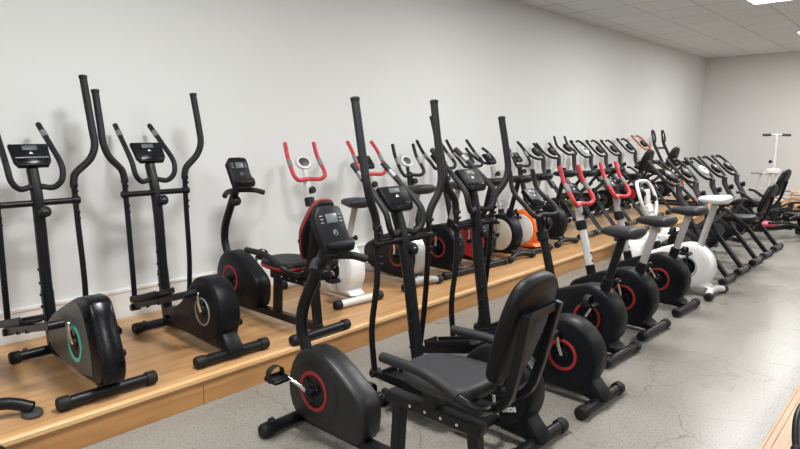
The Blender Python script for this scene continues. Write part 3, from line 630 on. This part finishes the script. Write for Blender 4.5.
XL = [(7.0, 'black folding bike with twin legs, first beyond the orange bike', dict(handle='open', hz=-.04, twin=True)),
      (7.42, 'black folding bike with lime green disc on its housing', dict(handle='open', hz=-.04, twin=True, ring='lime')),
      (7.86, 'black folding bike with the tallest upturned horn bars of the platform row', dict(handle='horn', hz=.0, twin=True)),
      (8.40, 'folding bike with white round console, black loop bars and round backrest', dict(cons='white_plastic', hz=-.05, twin=True, back=True, seatz=.70)),
      (8.92, 'folding bike with black round console right after the white-console one', dict(hz=-.05, twin=True)),
      (9.45, 'folding bike with round black backrest, second after the white-console one', dict(twin=True, ring='red', hz=-.05, back=True, seatz=.72)),
      (10.08, 'folding bike with dark console and black loop bars beside the orange loop bar', dict(hz=-.03, twin=True))]
for xx, lb, kw in XL: xbike(xx, 3.24, P, -3, lb, **kw)
xbike(10.6, 3.2, P, -3, 'folding bike with dull orange loop handlebar on the platform', hm='dull_orange', hz=.02, group='folding bikes')

# ------------------------------------------------------------------ the row on the floor
recumbent(1.77, 1.17, 0, 0, 'large black recumbent bike in the foreground with grey seat and tall black backrest', th=22, sh=.07, sz=.085, hmat='satin_black', group=None)
elliptical(2.355, 1.28, 0, -2, 'black elliptical trainer on the floor beside foreground recumbent, white lettering on housing', None, 'drum', 250, -2, text=True, straight=True, armb=.075, pz=.88, tz=1.62, cdz=-.07, cdx=-.02, mb=.08, group=None)
elliptical(2.97, 1.25, 0, -2, 'black elliptical trainer on the floor behind the foreground backrest, red ring on drum', 'ring_red', 'drum', 80, -3, hw=.175, armb=.12, tz=1.54, cdx=-.05, mb=.08, straight=True, group=None)
upright(3.71, 1.44, 0, -3, 'black floor bike with black mast, black seat post and straight black bars', hm='foam', handle='fwd', th=120, sens=False)
upright(4.35, 1.46, 0, -3, 'black floor bike with white mast and red horn bars, nearer of the two', mast='white_paint', post='grey_paint', hm='red_foam', hz=.0, th=80)
upright(5.10, 1.47, 0, -3, 'black floor bike with grey mast and red horn bars beside the white bike', mast='grey_paint', post='grey_paint', hm='red_foam', hz=.0, th=60)
upright(5.76, 1.45, 0, -3, 'white floor bike with white saddle and white housing', 'white_plastic', 'grey_paint', 'white_paint', 'grey_paint', 'ring', 'white_paint', 'white_plastic', stab='white_paint', curved=True, seatz=.87, hz=-.09, sens=False, mast_mid='white_paint', sleeve=False, crank='black_metal')
FL = [(6.38, 'dark folding bike on the floor just beyond the white bike', dict(seat='vinyl_black')),
      (6.93, 'dark grey folding bike on the floor with wide black seat', dict(front='dark_grey', seatz=.58, back=True)),
      (7.54, 'dark folding bike on the floor with white console, third beyond the white bike', dict(cons='white_plastic', back=True, seatz=.70)),
      (8.05, 'dark folding bike on the floor, fourth beyond the white bike', dict(seat=None)),
      (8.61, 'dark grey folding bike on the floor with white-faced bars, the farthest of the row', dict(front='dark_grey', seat=None))]
for xx, lb, kw in FL: xbike(xx, 1.48, 0, -3, lb, mx=.13, hz=-.07, **kw)

# ------------------------------------------------------------------ small and far things
# a bike left of the frame: only its bent rear foot shows
def bent_foot_bike():
    t = thing('exercise_bike', (.49, 3.10, P), R(88), 'bent black bike foot with flat pad reaching into the left edge of the platform', 'exercise bike')
    T(t, 'stabilizer', 'black_metal', [(.06, .30, .03), (.01, .22, .055), (-.0, .08, .075), (-.0, -.10, .078), (-.02, -.22, .070), (-.06, -.31, .032)], .028, n=16)
    for s in (-1, 1):
        MB().slab([(-.06 + .06 * cos(q * pi / 6), s * .30 + .045 * sin(q * pi / 6)) for q in range(12)], .010, .004, 0, lambda a, b, o: (a, b, .011 + o)).build('foot_pad', 'dark_grey', t)
    T(t, 'base_frame', 'black_metal', [(0, 0, .07), (.3, 0, .06), (.75, 0, .06)], .028)
    T(t, 'stabilizer', 'black_metal', [(.75, -.2, .036), (.75, .2, .036)], .028, sm=1)
    MB().slab([(.40 + .2 * cos(q * pi / 10), .30 + .2 * sin(q * pi / 10)) for q in range(20)], .07, .015).build('housing', 'black_plastic', t)
    T(t, 'mast', 'black_metal', [(.5, 0, .4), (.6, 0, .8), (.62, 0, 1.0)], .028); T(t, 'seat_post', 'black_metal', [(.2, 0, .4), (.05, 0, .8)], .022); saddle(t, .05, .82)
bent_foot_bike()
t = thing('weight_roller', (.50, 2.72, 0), R(20), 'rounded black end of a floor machine at the lower left edge', 'machine foot')
MB().lathe((-.20, 0, .115), (1, 0, 0), [(0, .03), (.01, .07), (.05, .10), (.12, .112), (.2, .112), (.26, .10), (.3, .07), (.31, .02)], 28).build('drum', 'rubber', t)
MB().tube([(-.45, 0, .115), (.10, 0, .115)], .03, sm=1).build('axle', 'black_metal', t)

# curved handle on the near right platform
t = thing('push_up_frame', (2.72, .20, P), R(10), 'curved black tube frame at the bottom right corner on the wooden platform', 'tube frame')
T(t, 'curved_tube', 'black_metal', [(-.25, .10, .02), (-.10, .135, .10), (.06, .135, .17), (.20, .09, .20), (.28, 0, .21), (.20, -.09, .20), (.06, -.135, .17), (-.10, -.135, .10), (-.25, -.10, .02)], .017, n=14)
for s in (-1, 1): MB().cyl((-.13, s * .13, .075), (-.09, s * .135, .105), .024, 16).build('collar', 'rubber', t)
T(t, 'foot_bar', 'black_metal', [(-.26, -.2, .022), (-.26, .2, .022)], .02, sm=1)
T(t, 'support', 'black_metal', [(.2, .09, .19), (.26, .11, .01)], .015, sm=1); T(t, 'support', 'black_metal', [(.2, -.09, .19), (.26, -.11, .01)], .015, sm=1)

# white stepper with T bar by the far wall
t = thing('stepper', (13.6, 2.52, PH), R(180), 'tall white stepper with a T shaped handlebar standing before the far wall', 'stepper')
b = MB(); b.tube([(-.35, 0, .03), (.35, 0, .03)], .03, rect=True, sm=1); b.tube([(-.3, -.28, .025), (-.3, .28, .025)], .024, sm=1); b.tube([(.3, -.28, .025), (.3, .28, .025)], .024, sm=1); b.build('base_frame', 'white_paint', t)
T(t, 'upright_post', 'white_paint', [(-.02, .07, .04), (0, .05, .58)], .028, sm=1); T(t, 'upright_post', 'white_paint', [(-.02, -.07, .04), (0, -.05, .58)], .028, sm=1)
MB().box((0, 0, .56), (.14, .24, .10), .02).build('joint_cover', 'white_plastic', t)
T(t, 'handle_pole', 'white_paint', [(0, 0, .55), (0, 0, 1.26)], .027, sm=1)
hb = T(t, 'handlebar', 'white_paint', [(0, -.14, 1.26), (0, .14, 1.26)], .018, sm=1)
for s in (-1, 1): MB().tube([(0, s * .09, 1.26), (0, s * .24, 1.255)], .026, sm=1).build('grip', 'dark_grey', hb)
knob(t, (0, -.03, .74), (0, -1, 0), .03, .06, False)
MB().box((.05, -.26, .52), (.14, .20, .05), .015).build('step_pad', 'grey_paint', t); T(t, 'step_arm', 'white_paint', [(.03, -.05, .50), (.05, -.20, .49), (.0, -.26, .10)], .02)
MB().box((.05, .26, .20), (.14, .20, .05), .015).build('step_pad', 'grey_paint', t); T(t, 'step_arm', 'white_paint', [(.03, .05, .3), (.05, .20, .18)], .02)

# black frame trainer with loop handles on the platform
t = thing('abdominal_trainer', (11.5, 3.5, P), R(90), 'tall black frame trainer with white-centred loop and red grip at platform end', 'frame trainer')
for s in (-1, 1):
    fr_ = T(t, 'side_post', 'black_metal', [(-.35, s * .24, .03), (.22, s * .24, .60), (.50, s * .25, 1.10)], .027, n=12)
    T(t, 'floor_tube', 'black_metal', [(-.3, s * .24, .03), (.6, s * .24, .03)], .025, sm=1)
    MB().tube([(.50, s * .25, 1.06), (.50, s * .19, 1.18), (.53, s * .20, 1.30), (.54, s * .25, 1.34), (.53, s * .30, 1.30), (.50, s * .31, 1.18), (.50, s * .25, 1.06)], .017, n=10).build('loop_handle', 'foam', fr_)
    MB().tube([(.10, s * .26, .28), (.17, s * .26, .54)], .026, sm=1).build('grip', 'dull_orange', fr_)
    T(t, 'brace', 'black_metal', [(.55, s * .2, .05), (.1, s * .18, .55)], .02, sm=1)
T(t, 'crossbar', 'black_metal', [(.48, -.25, 1.02), (.48, .25, 1.02)], .02, sm=1); T(t, 'crossbar', 'black_metal', [(.22, -.26, .50), (.22, .26, .50)], .026, sm=1)
MB().slab([(.05 * cos(q * pi / 8), 1.20 + .09 * sin(q * pi / 8)) for q in range(16)], .012, .005, 0, lambda a, b, o: (.53 + o, -.25 + a, b)).build('display', 'white_plastic', t)

# low white mini steppers behind the floor row
for i, (sx, sy, a, lb) in enumerate([(6.9, 2.58, 8, 'low white mini stepper with black pedals, nearest of the three behind the floor row'), (7.5, 2.58, -6, 'low white mini stepper with black pedals, middle of the three behind the floor row'), (8.1, 2.58, 5, 'low white mini stepper with black pedals, farthest of the three behind the floor row')]):
    t = thing('mini_stepper', (sx, sy, 0), R(a), lb, 'mini stepper', 'white mini steppers')
    MB().slab([(-.24, .0), (.22, 0), (.24, .06), (.10, .20), (-.05, .25), (-.20, .20), (-.26, .08)], .11, .025, 1).build('body', 'white_plastic', t)
    for s in (-1, 1):
        pdl = MB().slab([(-.17, -.055), (.15, -.055), (.17, 0), (.15, .055), (-.17, .055)], .016, .008, 1, lambda p, q, o, s=s: (p, s * .18 + q, .20 + s * .05 + o + p * .12)).build('foot_pedal', 'rubber', t)
        T(t, 'pedal_arm', 'white_paint', [(.18, s * .12, .05), (0, s * .17, .18 + s * .05)], .016, sm=1)
    T(t, 'stabilizer', 'white_paint', [(-.2, -.2, .024), (-.2, .2, .024)], .022, sm=1); T(t, 'stabilizer', 'white_paint', [(.2, -.2, .024), (.2, .2, .024)], .022, sm=1)

# rowing machines lying at the far right
def rower(x, y, a, label, accent=None, L=1.5):
    t = thing('rowing_machine', (x, y, 0), R(a), label, 'rowing machine', 'low rowing machines')
    T(t, 'rail', 'black_metal', [(-L / 2, 0, .17), (L / 2, 0, .13)], .032, rect=True, sm=1)
    T(t, 'stabilizer', 'black_metal', [(-L / 2 + .1, -.22, .035), (-L / 2 + .1, .22, .035)], .03, sm=1); T(t, 'stabilizer', 'black_metal', [(L / 2 - .05, -.2, .035), (L / 2 - .05, .2, .035)], .03, sm=1)
    T(t, 'leg', 'black_metal', [(L / 2 - .05, 0, .03), (L / 2 - .08, 0, .14)], .028, sm=1); T(t, 'leg', 'black_metal', [(-L / 2 + .1, 0, .03), (-L / 2 + .12, 0, .16)], .028, sm=1)
    pad([(-.14, -.14), (.10, -.15), (.14, 0), (.10, .15), (-.14, .14)], .05, lambda p, q, o: (p + .15, q, .19 + o), .015, 2).build('seat', accent or 'vinyl_black', t)
    MB().slab([(-L / 2 - .02, .05), (-L / 2 + .28, .05), (-L / 2 + .32, .16), (-L / 2 + .2, .28), (-L / 2 + .03, .27)], .07, .02, 1).build('housing', 'black_plastic', t)
    for s in (-1, 1):
        MB().box((-L / 2 + .38, s * .12, .20), (.04, .10, .24), .012, Matrix.Rotation(R(25), 4, 'Y')).build('foot_plate', 'black_plastic', t)
        T(t, 'arm_bar', 'black_metal', [(-L / 2 + .30, s * .20, .10), (0, s * .27, .25), (.35, s * .28, .27)], .018)
rower(9.55, 1.72, 146, 'low black rowing machine with a pink-red seat, closest of those lying at far right', 'pink')
rower(10.7, 1.75, -34, 'low black rowing machine in the middle of those lying at the far right')
rower(11.85, 1.75, -34, 'low black rowing machine nearest the far platform')
t = thing('wooden_box', (13.3, 1.95, PH), R(12), 'small open slatted wooden box on the far platform at the right edge', 'box')
for k in range(3): MB().box((0, 0, .04 + k * .085), (.36, .40, .022), .004).build('slat', 'box_wood', t, 0)
for s in (-1, 1): MB().box((0, s * .17, .105), (.32, .03, .20), .003).build('side_board', 'box_wood', t, 0)
